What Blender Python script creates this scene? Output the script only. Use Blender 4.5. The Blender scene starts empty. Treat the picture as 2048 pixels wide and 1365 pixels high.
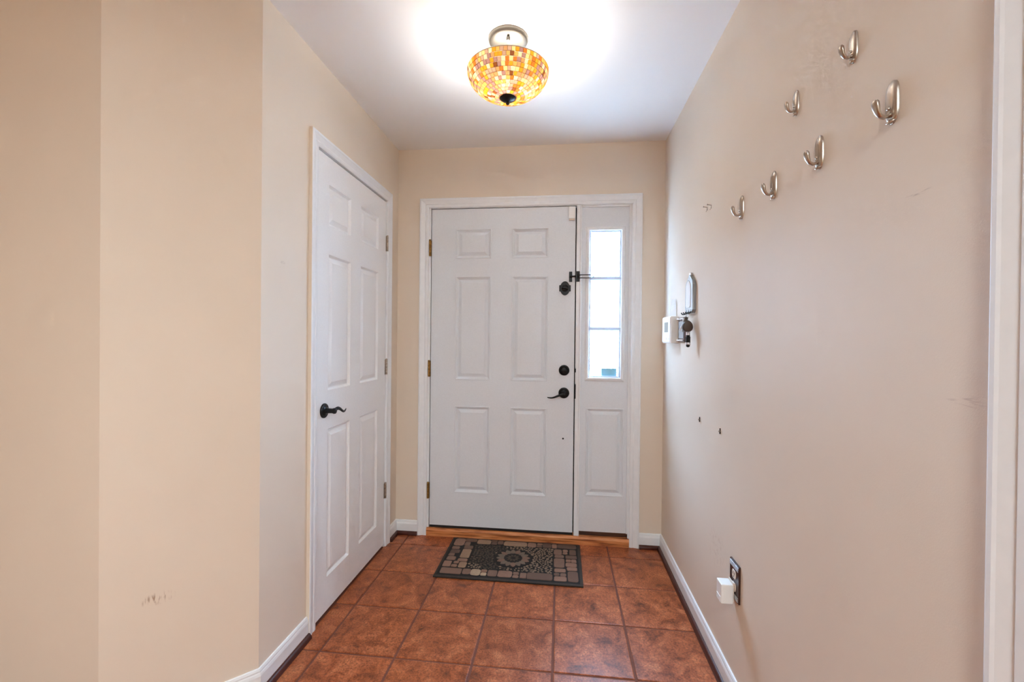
import bpy, bmesh, math, random
from mathutils import Vector, Matrix
random.seed(7)
S = bpy.context.scene
COL = S.collection
PI = math.pi

# ------------------------------------------------------------------ camera
cam_d = bpy.data.cameras.new('camera')
cam_d.sensor_fit = 'HORIZONTAL'; cam_d.sensor_width = 36.0
cam_d.lens = 883.98 / 2048 * 36.0
cam_d.clip_start = 0.02
cam = bpy.data.objects.new('camera', cam_d); COL.objects.link(cam)
FW = Vector((-0.11002226, 0.99390996, -0.00617146))
RT = Vector((0.99387147, 0.11008063, 0.01008729))
UP = Vector((-0.01070522, 0.00502381, 0.99993008))
CAMP = Vector((0.8306, -2.7622, 1.2705))
cam.matrix_world = Matrix(((RT.x, UP.x, -FW.x, CAMP.x), (RT.y, UP.y, -FW.y, CAMP.y), (RT.z, UP.z, -FW.z, CAMP.z), (0, 0, 0, 1)))
S.camera = cam

# ------------------------------------------------------------------ view, world, daylight
S.view_settings.view_transform = 'Standard'
S.view_settings.look = 'None'
S.view_settings.gamma = 1.0
S.view_settings.exposure = 0.23
S.view_settings.use_curve_mapping = False
S.cycles.use_denoising = True
S.cycles.max_bounces = 8
S.cycles.diffuse_bounces = 5
S.cycles.adaptive_threshold = 0.12
S.cycles.adaptive_min_samples = 16
S.cycles.transparent_max_bounces = 12
S.cycles.sample_clamp_indirect = 0.0
S.cycles.caustics_reflective = False
S.cycles.caustics_refractive = False

W = bpy.data.worlds.new('overcast_sky'); S.world = W; W.use_nodes = True
bg = W.node_tree.nodes['Background']
bg.inputs['Color'].default_value = (0.47, 0.70, 1.0, 1)
bg.inputs['Strength'].default_value = 86.0


def portal(name, loc, rot, sx, sy):
    d = bpy.data.lights.new(name, 'AREA'); d.shape = 'RECTANGLE'; d.size = sx; d.size_y = sy
    d.cycles.is_portal = True
    o = bpy.data.objects.new(name, d); COL.objects.link(o); o.location = loc; o.rotation_euler = rot
    return o


# daylight through the sidelight beside the front door
portal('daylight_sidelight', (1.0975, 0.06, 1.487), (-PI / 2, 0, 0), 0.20, 0.92)
# added cool fill lights behind the camera, tuned to brighten the hall
for lx_, ly_ in ((0.85, -3.75), (0.55, -5.3)):
    d_ = bpy.data.lights.new('rear_fill_light', 'AREA'); d_.shape = 'DISK'; d_.size = 0.5; d_.energy = 47; d_.color = (0.80, 0.93, 1.0)
    o_ = bpy.data.objects.new('rear_fill_light', d_); COL.objects.link(o_); o_.location = (lx_, ly_, 2.42)

# ------------------------------------------------------------------ dimensions (metres)
XL, XR, H = -0.2233, 1.4488, 2.4766          # hall walls and ceiling
YC = -1.308                                   # outside corner of the left wall
XA, YA = -0.518, -1.603                       # far end of the chamfered wall
XROOM, YROOM = -3.2, -6.5                     # the room behind the camera


def lin(c):
    return tuple((x / 255 / 12.92 if x / 255 <= 0.04045 else ((x / 255 + 0.055) / 1.055) ** 2.4) for x in c) + (1,)


# ------------------------------------------------------------------ materials
def new_mat(name):
    m = bpy.data.materials.new(name); m.use_nodes = True
    return m, m.node_tree, m.node_tree.nodes['Principled BSDF']


def simple(name, col, rough=0.5, metal=0.0, bump=0.0, scale=60.0, var=0.0, spec=0.5):
    m, nt, b = new_mat(name)
    b.inputs['Base Color'].default_value = lin(col)
    b.inputs['Roughness'].default_value = rough
    b.inputs['Metallic'].default_value = metal
    b.inputs['Specular IOR Level'].default_value = spec
    n = nt.nodes.new('ShaderNodeTexNoise'); n.inputs['Scale'].default_value = scale; n.inputs['Detail'].default_value = 4
    g = nt.nodes.new('ShaderNodeNewGeometry'); nt.links.new(g.outputs['Position'], n.inputs['Vector'])
    if bump:
        bp = nt.nodes.new('ShaderNodeBump'); bp.inputs['Strength'].default_value = bump; bp.inputs['Distance'].default_value = 0.002
        nt.links.new(n.outputs['Fac'], bp.inputs['Height']); nt.links.new(bp.outputs['Normal'], b.inputs['Normal'])
    if var:
        r = nt.nodes.new('ShaderNodeValToRGB')
        r.color_ramp.elements[0].position = 0.3; r.color_ramp.elements[1].position = 0.7
        r.color_ramp.elements[0].color = lin([x * (1 - var) for x in col]); r.color_ramp.elements[1].color = lin([min(255, x * (1 + var)) for x in col])
        nt.links.new(n.outputs['Fac'], r.inputs['Fac']); nt.links.new(r.outputs['Color'], b.inputs['Base Color'])
    return m


def wall_paint(name, col, scuffs=()):
    m, nt, b = new_mat(name)
    b.inputs['Roughness'].default_value = 0.62
    b.inputs['Specular IOR Level'].default_value = 0.35
    g = nt.nodes.new('ShaderNodeNewGeometry')
    n = nt.nodes.new('ShaderNodeTexNoise'); n.inputs['Scale'].default_value = 3.0; n.inputs['Detail'].default_value = 3
    nt.links.new(g.outputs['Position'], n.inputs['Vector'])
    r = nt.nodes.new('ShaderNodeValToRGB')
    r.color_ramp.elements[0].position = 0.3; r.color_ramp.elements[1].position = 0.7
    r.color_ramp.elements[0].color = lin([x * 0.985 for x in col]); r.color_ramp.elements[1].color = lin(col)
    nt.links.new(n.outputs['Fac'], r.inputs['Fac'])
    out = r.outputs['Color']
    for (c, rad, stretch, dark, amt) in scuffs:
        sub = nt.nodes.new('ShaderNodeVectorMath'); sub.operation = 'SUBTRACT'; sub.inputs[1].default_value = c
        nt.links.new(g.outputs['Position'], sub.inputs[0])
        dv = nt.nodes.new('ShaderNodeVectorMath'); dv.operation = 'DIVIDE'; dv.inputs[1].default_value = rad
        nt.links.new(sub.outputs[0], dv.inputs[0])
        ln = nt.nodes.new('ShaderNodeVectorMath'); ln.operation = 'LENGTH'; nt.links.new(dv.outputs[0], ln.inputs[0])
        mr = nt.nodes.new('ShaderNodeMapRange'); mr.inputs['From Min'].default_value = 1.0; mr.inputs['From Max'].default_value = 0.4
        nt.links.new(ln.outputs['Value'], mr.inputs['Value'])
        mp = nt.nodes.new('ShaderNodeMapping'); mp.inputs['Scale'].default_value = stretch
        nt.links.new(g.outputs['Position'], mp.inputs['Vector'])
        n2 = nt.nodes.new('ShaderNodeTexNoise'); n2.inputs['Scale'].default_value = 1.0; n2.inputs['Detail'].default_value = 3
        nt.links.new(mp.outputs[0], n2.inputs['Vector'])
        mr2 = nt.nodes.new('ShaderNodeMapRange'); mr2.inputs['From Min'].default_value = 0.5; mr2.inputs['From Max'].default_value = 0.68
        nt.links.new(n2.outputs['Fac'], mr2.inputs['Value'])
        mu = nt.nodes.new('ShaderNodeMath'); mu.operation = 'MULTIPLY'
        nt.links.new(mr.outputs[0], mu.inputs[0]); nt.links.new(mr2.outputs[0], mu.inputs[1])
        mu2 = nt.nodes.new('ShaderNodeMath'); mu2.operation = 'MULTIPLY'; mu2.inputs[1].default_value = amt
        nt.links.new(mu.outputs[0], mu2.inputs[0])
        mx = nt.nodes.new('ShaderNodeMixRGB'); mx.inputs[2].default_value = lin(dark)
        nt.links.new(mu2.outputs[0], mx.inputs[0]); nt.links.new(out, mx.inputs[1]); out = mx.outputs[0]
    nt.links.new(out, b.inputs['Base Color'])
    n3 = nt.nodes.new('ShaderNodeTexNoise'); n3.inputs['Scale'].default_value = 420; n3.inputs['Detail'].default_value = 2
    nt.links.new(g.outputs['Position'], n3.inputs['Vector'])
    bp = nt.nodes.new('ShaderNodeBump'); bp.inputs['Strength'].default_value = 0.12; bp.inputs['Distance'].default_value = 0.001
    nt.links.new(n3.outputs['Fac'], bp.inputs['Height']); nt.links.new(bp.outputs['Normal'], b.inputs['Normal'])
    return m


BEIGE = (232, 218, 201)
M = {}
M['wall'] = wall_paint('wall_paint', BEIGE, [
    ((-0.42, -1.51, 0.44), (0.05, 0.05, 0.022), (140, 140, 30), (150, 112, 80), 0.8),
    ((XR, -1.913, 1.532), (0.03, 0.035, 0.006), (20, 40, 300), (140, 112, 100), 0.4),
    ((XR, -2.03, 1.18), (0.03, 0.06, 0.012), (20, 30, 260), (150, 112, 100), 0.4),
    ((XL, -1.189, 1.55), (0.03, 0.02, 0.006), (20, 60, 200), (140, 110, 100), 0.6),
    ((XR, -0.95, 0.45), (0.03, 0.12, 0.10), (40, 60, 60), (170, 140, 110), 0.2)])
M['ceil'] = simple('ceiling_paint', (242, 241, 240), 0.8, bump=0.05, scale=300)
M['trim'] = simple('white_trim_paint', (236, 238, 240), 0.35, bump=0.02, scale=30, var=0.008)
M['door'] = simple('white_door_paint', (224, 228, 233), 0.38, bump=0.03, scale=160, var=0.01)
M['closet'] = simple('white_closet_paint', (240, 241, 242), 0.36, bump=0.03, scale=160, var=0.01)
M['dark'] = simple('dark_weatherstrip', (28, 25, 23), 0.8)
M['bronze'] = simple('oil_rubbed_bronze', (30, 29, 29), 0.38, 0.6, bump=0.1, scale=200)
M['nickel'] = simple('brushed_nickel', (190, 180, 168), 0.28, 1.0)
M['brass'] = simple('worn_brass', (150, 115, 62), 0.42, 0.9, var=0.25, scale=80)
M['hinge'] = simple('satin_hinge', (165, 150, 135), 0.4, 0.85, var=0.15, scale=80)
M['plastic'] = simple('white_plastic', (244, 243, 240), 0.4)
M['steel'] = simple('polished_steel', (222, 222, 224), 0.34, 0.9)
M['black'] = simple('black_plastic', (20, 20, 21), 0.4)
M['leather'] = simple('brown_leather', (74, 60, 52), 0.5, bump=0.2, scale=300)
M['shoe'] = simple('dark_mahogany_molding', (70, 30, 20), 0.35, var=0.15, scale=30)
M['grout'] = simple('brown_grout', (118, 72, 58), 0.85, bump=0.3, scale=300, var=0.12)
M['paper'] = simple('white_paper', (240, 240, 238), 0.7)
M['rubber'] = simple('black_mat_rubber', (28, 24, 21), 0.8, bump=0.4, scale=400, var=0.2)
M['matedge'] = simple('mat_edge_rubber', (54, 46, 40), 0.8, bump=0.4, scale=400, var=0.25)
M['concrete'] = simple('pale_concrete', (205, 205, 203), 0.9, var=0.05, scale=3)
M['sky_blocker'] = simple('sky_blocker_brown', (112, 92, 80), 0.9, var=0.1, scale=8)
M['canopy'] = simple('brushed_canopy_nickel', (112, 106, 98), 0.5, 0.9, bump=0.05, scale=200)
M['pewter'] = simple('pewter_plaque', (150, 155, 158), 0.35, 0.7)
M['outlet_plate'] = simple('dark_bronze_plate', (70, 44, 36), 0.35, 0.4)
M['almond'] = simple('almond_receptacle', (228, 212, 198), 0.4)
M['lcd'] = simple('grey_lcd', (176, 184, 180), 0.2)
M['livingwood'] = simple('living_room_oak', (168, 120, 78), 0.4, var=0.12, scale=4)


def wood(name, a, b_, c):
    m, nt, b = new_mat(name)
    g = nt.nodes.new('ShaderNodeNewGeometry'); mp = nt.nodes.new('ShaderNodeMapping'); mp.inputs['Scale'].default_value = (5, 60, 90)
    nt.links.new(g.outputs['Position'], mp.inputs['Vector'])
    n = nt.nodes.new('ShaderNodeTexNoise'); n.inputs['Scale'].default_value = 1; n.inputs['Detail'].default_value = 6; n.inputs['Distortion'].default_value = 0.6
    nt.links.new(mp.outputs[0], n.inputs['Vector'])
    r = nt.nodes.new('ShaderNodeValToRGB'); e = r.color_ramp.elements
    e[0].position = 0.33; e[0].color = lin(c); e[1].position = 0.66; e[1].color = lin(a)
    k = e.new(0.48); k.color = lin(b_)
    nt.links.new(n.outputs['Fac'], r.inputs['Fac']); nt.links.new(r.outputs['Color'], b.inputs['Base Color'])
    b.inputs['Roughness'].default_value = 0.35
    return m


M['oak'] = wood('oak_threshold', (226, 158, 104), (200, 124, 72), (118, 60, 32))
M['oakdark'] = wood('dark_oak_strip', (92, 60, 40), (74, 46, 30), (52, 32, 22))


def tile_mat():
    m, nt, b = new_mat('terracotta_tile')
    tc = nt.nodes.new('ShaderNodeTexCoord'); oi = nt.nodes.new('ShaderNodeObjectInfo')
    g = nt.nodes.new('ShaderNodeNewGeometry')
    mul = nt.nodes.new('ShaderNodeMath'); mul.operation = 'MULTIPLY'; mul.inputs[1].default_value = 37.0
    nt.links.new(oi.outputs['Random'], mul.inputs[0])
    n = nt.nodes.new('ShaderNodeTexNoise'); n.noise_dimensions = '4D'; n.inputs['Scale'].default_value = 13; n.inputs['Detail'].default_value = 9
    n.inputs['Roughness'].default_value = 0.62; n.inputs['Distortion'].default_value = 0.9
    nt.links.new(g.outputs['Position'], n.inputs['Vector']); nt.links.new(mul.outputs[0], n.inputs['W'])
    r = nt.nodes.new('ShaderNodeValToRGB'); e = r.color_ramp.elements
    e[0].position = 0.31; e[0].color = lin((108, 52, 24)); e[1].position = 0.70; e[1].color = lin((212, 132, 84))
    k = e.new(0.45); k.color = lin((164, 86, 44))
    k = e.new(0.55); k.color = lin((184, 102, 58))
    nt.links.new(n.outputs['Fac'], r.inputs['Fac'])
    n2 = nt.nodes.new('ShaderNodeTexNoise'); n2.noise_dimensions = '4D'; n2.inputs['Scale'].default_value = 160; n2.inputs['Detail'].default_value = 3
    nt.links.new(g.outputs['Position'], n2.inputs['Vector']); nt.links.new(mul.outputs[0], n2.inputs['W'])
    r2 = nt.nodes.new('ShaderNodeValToRGB'); r2.color_ramp.elements[0].position = 0.3; r2.color_ramp.elements[1].position = 0.75
    r2.color_ramp.elements[0].color = (0.42, 0.38, 0.36, 1); r2.color_ramp.elements[1].color = (1.25, 1.25, 1.25, 1)
    nt.links.new(n2.outputs['Fac'], r2.inputs['Fac'])
    mx = nt.nodes.new('ShaderNodeMixRGB'); mx.blend_type = 'MULTIPLY'; mx.inputs[0].default_value = 1.0
    nt.links.new(r.outputs['Color'], mx.inputs[1]); nt.links.new(r2.outputs['Color'], mx.inputs[2])
    hs = nt.nodes.new('ShaderNodeHueSaturation')
    mr = nt.nodes.new('ShaderNodeMapRange'); mr.inputs['To Min'].default_value = 0.92; mr.inputs['To Max'].default_value = 1.08
    nt.links.new(oi.outputs['Random'], mr.inputs['Value']); nt.links.new(mr.outputs[0], hs.inputs['Value'])
    nt.links.new(mx.outputs[0], hs.inputs['Color']); nt.links.new(hs.outputs[0], b.inputs['Base Color'])
    mrr = nt.nodes.new('ShaderNodeMapRange'); mrr.inputs['To Min'].default_value = 0.26; mrr.inputs['To Max'].default_value = 0.5
    nt.links.new(n.outputs['Fac'], mrr.inputs['Value']); nt.links.new(mrr.outputs[0], b.inputs['Roughness'])
    bp = nt.nodes.new('ShaderNodeBump'); bp.inputs['Strength'].default_value = 0.35; bp.inputs['Distance'].default_value = 0.002
    nt.links.new(n.outputs['Fac'], bp.inputs['Height']); nt.links.new(bp.outputs['Normal'], b.inputs['Normal'])
    return m


M['tile'] = tile_mat()


def translucent(name, col, trans=0.6, tint=1.0):
    m, nt, b = new_mat(name)
    b.inputs['Base Color'].default_value = lin(col); b.inputs['Roughness'].default_value = 0.25
    t = nt.nodes.new('ShaderNodeBsdfTranslucent')
    c = lin(col); t.inputs['Color'].default_value = (min(1, c[0] * tint), min(1, c[1] * tint), min(1, c[2] * tint), 1)
    mx = nt.nodes.new('ShaderNodeMixShader'); mx.inputs[0].default_value = trans
    nt.links.new(b.outputs[0], mx.inputs[1]); nt.links.new(t.outputs[0], mx.inputs[2])
    nt.links.new(mx.outputs[0], nt.nodes['Material Output'].inputs['Surface'])
    return m


def clear_glass(name, tint, gloss=0.06, lines=False):
    m, nt, b = new_mat(name)
    tr = nt.nodes.new('ShaderNodeBsdfTransparent'); tr.inputs['Color'].default_value = tint
    gl = nt.nodes.new('ShaderNodeBsdfGlossy'); gl.inputs['Roughness'].default_value = 0.03
    mx = nt.nodes.new('ShaderNodeMixShader'); mx.inputs[0].default_value = gloss
    nt.links.new(tr.outputs[0], mx.inputs[1]); nt.links.new(gl.outputs[0], mx.inputs[2])
    last = mx.outputs[0]
    if lines:   # worn etched herringbone lines in the glass
        g = nt.nodes.new('ShaderNodeNewGeometry'); mp = nt.nodes.new('ShaderNodeMapping')
        mp.vector_type = 'POINT'; mp.inputs['Rotation'].default_value = (0, math.radians(-48), 0)
        nt.links.new(g.outputs['Position'], mp.inputs['Vector'])
        sx = nt.nodes.new('ShaderNodeSeparateXYZ'); nt.links.new(mp.outputs[0], sx.inputs[0])
        cx = nt.nodes.new('ShaderNodeCombineXYZ'); nt.links.new(sx.outputs['X'], cx.inputs['X']); nt.links.new(sx.outputs['Z'], cx.inputs['Y'])
        br = nt.nodes.new('ShaderNodeTexBrick'); br.inputs['Scale'].default_value = 1.0
        br.inputs['Brick Width'].default_value = 0.052; br.inputs['Row Height'].default_value = 0.026; br.inputs['Mortar Size'].default_value = 0.0021
        br.inputs['Mortar Smooth'].default_value = 0.1
        nt.links.new(cx.outputs[0], br.inputs['Vector'])
        nz = nt.nodes.new('ShaderNodeTexNoise'); nz.inputs['Scale'].default_value = 9; nt.links.new(g.outputs['Position'], nz.inputs['Vector'])
        mr = nt.nodes.new('ShaderNodeMapRange'); mr.inputs['From Min'].default_value = 0.46; mr.inputs['From Max'].default_value = 0.53
        nt.links.new(nz.outputs['Fac'], mr.inputs['Value'])
        mu = nt.nodes.new('ShaderNodeMath'); mu.operation = 'MULTIPLY'
        nt.links.new(br.outputs['Fac'], mu.inputs[0]); nt.links.new(mr.outputs[0], mu.inputs[1])
        gt = nt.nodes.new('ShaderNodeMath'); gt.operation = 'GREATER_THAN'; gt.inputs[1].default_value = 0.5
        nt.links.new(mu.outputs[0], gt.inputs[0])
        df = nt.nodes.new('ShaderNodeBsdfDiffuse'); df.inputs['Color'].default_value = lin((150, 152, 150))
        m2 = nt.nodes.new('ShaderNodeMixShader'); nt.links.new(gt.outputs[0], m2.inputs[0])
        nt.links.new(last, m2.inputs[1]); nt.links.new(df.outputs[0], m2.inputs[2]); last = m2.outputs[0]
    nt.links.new(last, nt.nodes['Material Output'].inputs['Surface'])
    return m


M['sticker'] = translucent('teal_sticker', (146, 212, 236), 0.012)
M['vinyl'] = translucent('sky_tinted_vinyl', (196, 208, 224), 0.006)  # blue-grey translucent tint imitates sky glow on white muntins and frame edges
M['glass'] = clear_glass('sidelight_glass', (0.96, 0.98, 1.0, 1), 0.05, True)
M['winglass'] = clear_glass('window_glass', (0.97, 0.98, 1.0, 1), 0.05)
M['bowlglass'] = clear_glass('amber_bowl_glass', (0.70, 0.58, 0.40, 1), 0.04)
PALETTE = [((238, 168, 52), 4), ((232, 186, 112), 5), ((250, 226, 170), 5), ((214, 162, 118), 5), ((176, 136, 142), 4), ((140, 84, 52), 2), ((226, 128, 58), 3), ((246, 232, 204), 3), ((204, 170, 158), 4)]
M['mosaic'] = [translucent('mosaic_glass_%d' % i, c, 0.75, 0.25) for i, (c, w) in enumerate(PALETTE)]
MWEIGHT = [w for c, w in PALETTE]
M['opal'] = translucent('opal_rim_glass', (250, 240, 222), 0.5, 0.2)
STONE = [(124, 96, 82), (138, 106, 90), (106, 82, 70), (150, 122, 100), (94, 74, 65), (172, 150, 126), (112, 97, 85)]
M['stone'] = [simple('mat_stone_%d' % i, c, 0.9, bump=0.5, scale=500, var=0.18) for i, c in enumerate(STONE)]
M['pebble'] = simple('mat_pebble', (124, 104, 88), 0.9, bump=0.5, scale=400, var=0.3)
M['pebbledark'] = simple('mat_pebble_soiled', (76, 66, 58), 0.95, bump=0.5, scale=400, var=0.3)


def bulb_mat():
    m, nt, b = new_mat('lit_bulb')
    e = nt.nodes.new('ShaderNodeEmission'); e.inputs['Color'].default_value = (1, 0.82, 0.55, 1); e.inputs['Strength'].default_value = 6
    t = nt.nodes.new('ShaderNodeBsdfTransparent'); mx = nt.nodes.new('ShaderNodeMixShader'); mx.inputs[0].default_value = 0.5
    nt.links.new(t.outputs[0], mx.inputs[1]); nt.links.new(e.outputs[0], mx.inputs[2])
    nt.links.new(mx.outputs[0], nt.nodes['Material Output'].inputs['Surface'])
    return m


M['bulb'] = bulb_mat()

# ------------------------------------------------------------------ mesh helpers


class MB:
    def __init__(s):
        s.v = []; s.f = []; s.m = []; s.smooth = set()

    def quad(s, *idx, m=0):
        s.f.append(tuple(idx)); s.m.append(m)

    def poly(s, pts, m=0):
        b = len(s.v); s.v += [tuple(p) for p in pts]; s.f.append(tuple(range(b, b + len(pts)))); s.m.append(m); return s

    def box(s, x0, x1, y0, y1, z0, z1, bev=0.0, m=0):
        if bev <= 0:
            b = len(s.v)
            s.v += [(x, y, z) for z in (z0, z1) for y in (y0, y1) for x in (x0, x1)]
            for q in ((0, 2, 3, 1), (4, 5, 7, 6), (0, 1, 5, 4), (2, 6, 7, 3), (0, 4, 6, 2), (1, 3, 7, 5)):
                s.quad(*[b + i for i in q], m=m)
            return s
        bm = bmesh.new(); bmesh.ops.create_cube(bm, size=1)
        for v in bm.verts:
            v.co = Vector(((x0 + x1) / 2 + v.co.x * (x1 - x0), (y0 + y1) / 2 + v.co.y * (y1 - y0), (z0 + z1) / 2 + v.co.z * (z1 - z0)))
        bmesh.ops.bevel(bm, geom=list(bm.edges), offset=bev, segments=2, affect='EDGES', profile=0.6)
        s.add_bm(bm, m); return s

    def add_bm(s, bm, m=0):
        b = len(s.v); bm.verts.index_update(); s.v += [tuple(v.co) for v in bm.verts]
        for f in bm.faces:
            s.quad(*[b + v.index for v in f.verts], m=m)
        bm.free()

    def prism(s, outline, to3, d0, d1, bev=0.0, m=0):
        """outline: list of (a,b); to3(a,b,d) gives a point; extruded from d0 to d1, front edge eased by bev."""
        n = len(outline)
        ca = sum(p[0] for p in outline) / n; cb = sum(p[1] for p in outline) / n
        rings = [(0.0, d0), (0.0, d1)] if bev <= 0 else [(0.0, d0), (0.0, d1 - (bev if d1 > d0 else -bev)), (bev * 0.4, d1 - (bev * .3 if d1 > d0 else -bev * .3)), (bev, d1)]
        base = len(s.v)
        for ins, d in rings:
            for a, b in outline:
                L = math.hypot(a - ca, b - cb) or 1
                k = max(0.0, 1 - ins / L)
                s.v.append(tuple(to3(ca + (a - ca) * k, cb + (b - cb) * k, d)))
        for r in range(len(rings) - 1):
            for i in range(n):
                j = (i + 1) % n
                s.quad(base + r * n + i, base + r * n + j, base + (r + 1) * n + j, base + (r + 1) * n + i, m=m)
        s.quad(*[base + (len(rings) - 1) * n + i for i in range(n)], m=m)
        s.quad(*[base + i for i in reversed(range(n))], m=m)
        return s

    def lathe(s, prof, origin, axis='Z', seg=32, m=0, caps=True):
        """prof: (radius, height) list; axis direction vector or letter"""
        ax = {'X': Vector((1, 0, 0)), 'Y': Vector((0, 1, 0)), 'Z': Vector((0, 0, 1)), '-X': Vector((-1, 0, 0)), '-Y': Vector((0, -1, 0)), '-Z': Vector((0, 0, -1))}[axis]
        u = Vector((0, 0, 1)) if abs(ax.z) < 0.5 else Vector((1, 0, 0)); w = ax.cross(u)
        o = Vector(origin); b = len(s.v)
        for r, h in prof:
            for i in range(seg):
                a = 2 * PI * i / seg
                s.v.append(tuple(o + ax * h + u * (r * math.cos(a)) + w * (r * math.sin(a))))
        for k in range(len(prof) - 1):
            for i in range(seg):
                j = (i + 1) % seg
                s.quad(b + k * seg + i, b + k * seg + j, b + (k + 1) * seg + j, b + (k + 1) * seg + i, m=m)
        if caps:
            s.quad(*[b + i for i in reversed(range(seg))], m=m)
            e = b + (len(prof) - 1) * seg
            s.quad(*[e + i for i in range(seg)], m=m)
        return s

    def tube(s, pts, rad, seg=10, flat=1.0, side=None, closed=False, m=0):
        """sweep along pts; rad float or list; flat squeezes the section along its 'binormal'."""
        P = [Vector(p) for p in pts]; n = len(P)
        R = rad if isinstance(rad, (list, tuple)) else [rad] * n
        F = flat if isinstance(flat, (list, tuple)) else [flat] * n
        b = len(s.v); up = Vector(side) if side else None
        for i in range(n):
            if closed:
                t = P[(i + 1) % n] - P[i - 1]
            else:
                t = P[min(i + 1, n - 1)] - P[max(i - 1, 0)]
            t.normalize()
            ref = up if up else (Vector((0, 0, 1)) if abs(t.z) < 0.9 else Vector((1, 0, 0)))
            a = (ref - t * ref.dot(t)).normalized(); c = t.cross(a)
            for k in range(seg):
                q = 2 * PI * k / seg
                s.v.append(tuple(P[i] + a * (R[i] * math.cos(q)) + c * (R[i] * F[i] * math.sin(q))))
        for i in range(n if closed else n - 1):
            i2 = (i + 1) % n
            for k in range(seg):
                j = (k + 1) % seg
                s.quad(b + i * seg + k, b + i * seg + j, b + i2 * seg + j, b + i2 * seg + k, m=m)
        if not closed:
            s.quad(*[b + k for k in reversed(range(seg))], m=m)
            s.quad(*[b + (n - 1) * seg + k for k in range(seg)], m=m)
        return s


def wloc(o):
    v = Vector((0, 0, 0))
    while o:
        v += o.location; o = o.parent
    return v


def obj(name, mb, mat, parent=None, smooth=False, angle=35):
    off = wloc(parent) if parent else Vector((0, 0, 0))
    me = bpy.data.meshes.new(name)
    me.from_pydata([tuple(Vector(v) - off) for v in mb.v], [], mb.f)
    mats = mat if isinstance(mat, (list, tuple)) else [mat]
    for m in mats:
        me.materials.append(m)
    if len(mats) > 1:
        me.polygons.foreach_set('material_index', mb.m)
    bm = bmesh.new(); bm.from_mesh(me)
    bmesh.ops.recalc_face_normals(bm, faces=bm.faces)
    if smooth:
        for f in bm.faces:
            f.smooth = True
        for e in bm.edges:
            if len(e.link_faces) == 2 and e.calc_face_angle(0) > math.radians(angle):
                e.smooth = False
    bm.to_mesh(me); bm.free()
    o = bpy.data.objects.new(name, me); COL.objects.link(o)
    if parent:
        o.parent = parent
    return o


def tag(o, label, cat=None, group=None, kind=None):
    o['label'] = label
    if cat: o['category'] = cat
    if group: o['group'] = group
    if kind: o['kind'] = kind
    return o


def thing(name, label, cat, loc=(0, 0, 0), group=None, kind=None):
    o = bpy.data.objects.new(name, None); COL.objects.link(o); o.location = loc; o.empty_display_size = 0.05
    return tag(o, label, cat, group, kind)


def struct(name, mb, mat, label, cat, smooth=False):
    return tag(obj(name, mb, mat, None, smooth), label, cat, None, 'structure')


# ------------------------------------------------------------------ shell
T = 0.14
DOX0, DOX1, DOZ = -0.018, 1.258, 2.101      # front door unit rough opening
mb = MB()
mb.box(XL - T, DOX0, 0, T, -0.02, H)
mb.box(DOX1, XR + T, 0, T, -0.02, H)
mb.box(DOX0, DOX1, 0, T, DOZ, H)
struct('wall_front', mb, M['wall'], 'beige painted wall around the white front door', 'wall')

CY0, CY1, CZ = -0.9585, -0.1885, 2.092      # closet opening
mb = MB()
mb.box(XL - T, XL, CY1, 0, -0.02, H)
mb.box(XL - T, XL, CY0, CY1, CZ, H)
# the near length ends in the chamfer: one prism with a mitred end
mb.prism([(XL, CY0), (XL - T, CY0), (XL - T, YC + 0.06), (XL - 0.058, YC + 0.06), (XL, YC)], lambda a, b, d: (a, b, d), -0.02, H)
struct('wall_left', mb, M['wall'], 'pale beige wall that holds the closet door', 'wall')

ux, uy = -math.sqrt(.5), -math.sqrt(.5)
mb = MB()
mb.prism([(XL, YC), (XA, YA), (XA - 0.0, YA + 0.14), (XL - 0.058, YC + 0.06)], lambda a, b, d: (a, b, d), -0.02, H)
struct('wall_chamfer', mb, M['wall'], 'narrow slanting tan wall with a brown scuff near the bottom', 'wall')
mb = MB(); mb.prism([(XA, YA), (XROOM, YA), (XROOM, YA + 0.14), (XA, YA + 0.14)], lambda a, b, d: (a, b, d), -0.02, H)
struct('wall_room', mb, M['wall'], 'darker tan wall at the far left edge', 'wall')

RY0, RY1, RZ = -2.125, -2.94, 2.09          # doorway in the right wall, beside the camera
mb = MB()
mb.box(XR, XR + T, RY0, 0, -0.02, H)
mb.box(XR, XR + T, RY1, RY0, RZ, H)
mb.box(XR, XR + T, YROOM, RY1, -0.02, H)
struct('wall_right', mb, M['wall'], 'long pale beige wall with the six coat hooks', 'wall')
mb = MB()
mb.box(XROOM, XR + T, YROOM - T, YROOM, -0.02, H)
struct('wall_back', mb, M['wall'], 'beige end wall of the room behind the camera', 'wall')
mb = MB().box(XROOM - T, XROOM, YROOM, YA + T, -0.02, H)
struct('wall_living', mb, M['wall'], 'beige side wall of the room behind the camera', 'wall')
mb = MB().box(XROOM - T, XR + T, YROOM - T, T, H, H + 0.1)
struct('ceiling', mb, M['ceil'], 'smooth white ceiling above the hall', 'ceiling')

# outdoors: pale concrete walk and ground
mb = MB().box(-30, 30, -40, 40, -0.4, -0.2)
struct('ground', mb, M['concrete'], 'pale ground outside the house', 'ground')

# unseen wall added outdoors to cut the sky light on the right wall
struct('wall_sky_blocker', MB().box(-0.75, -0.45, T + 0.001, 7.0, -0.2, 3.2), M['sky_blocker'], 'added brown outside wall that blocks sky light', 'wall')

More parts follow.
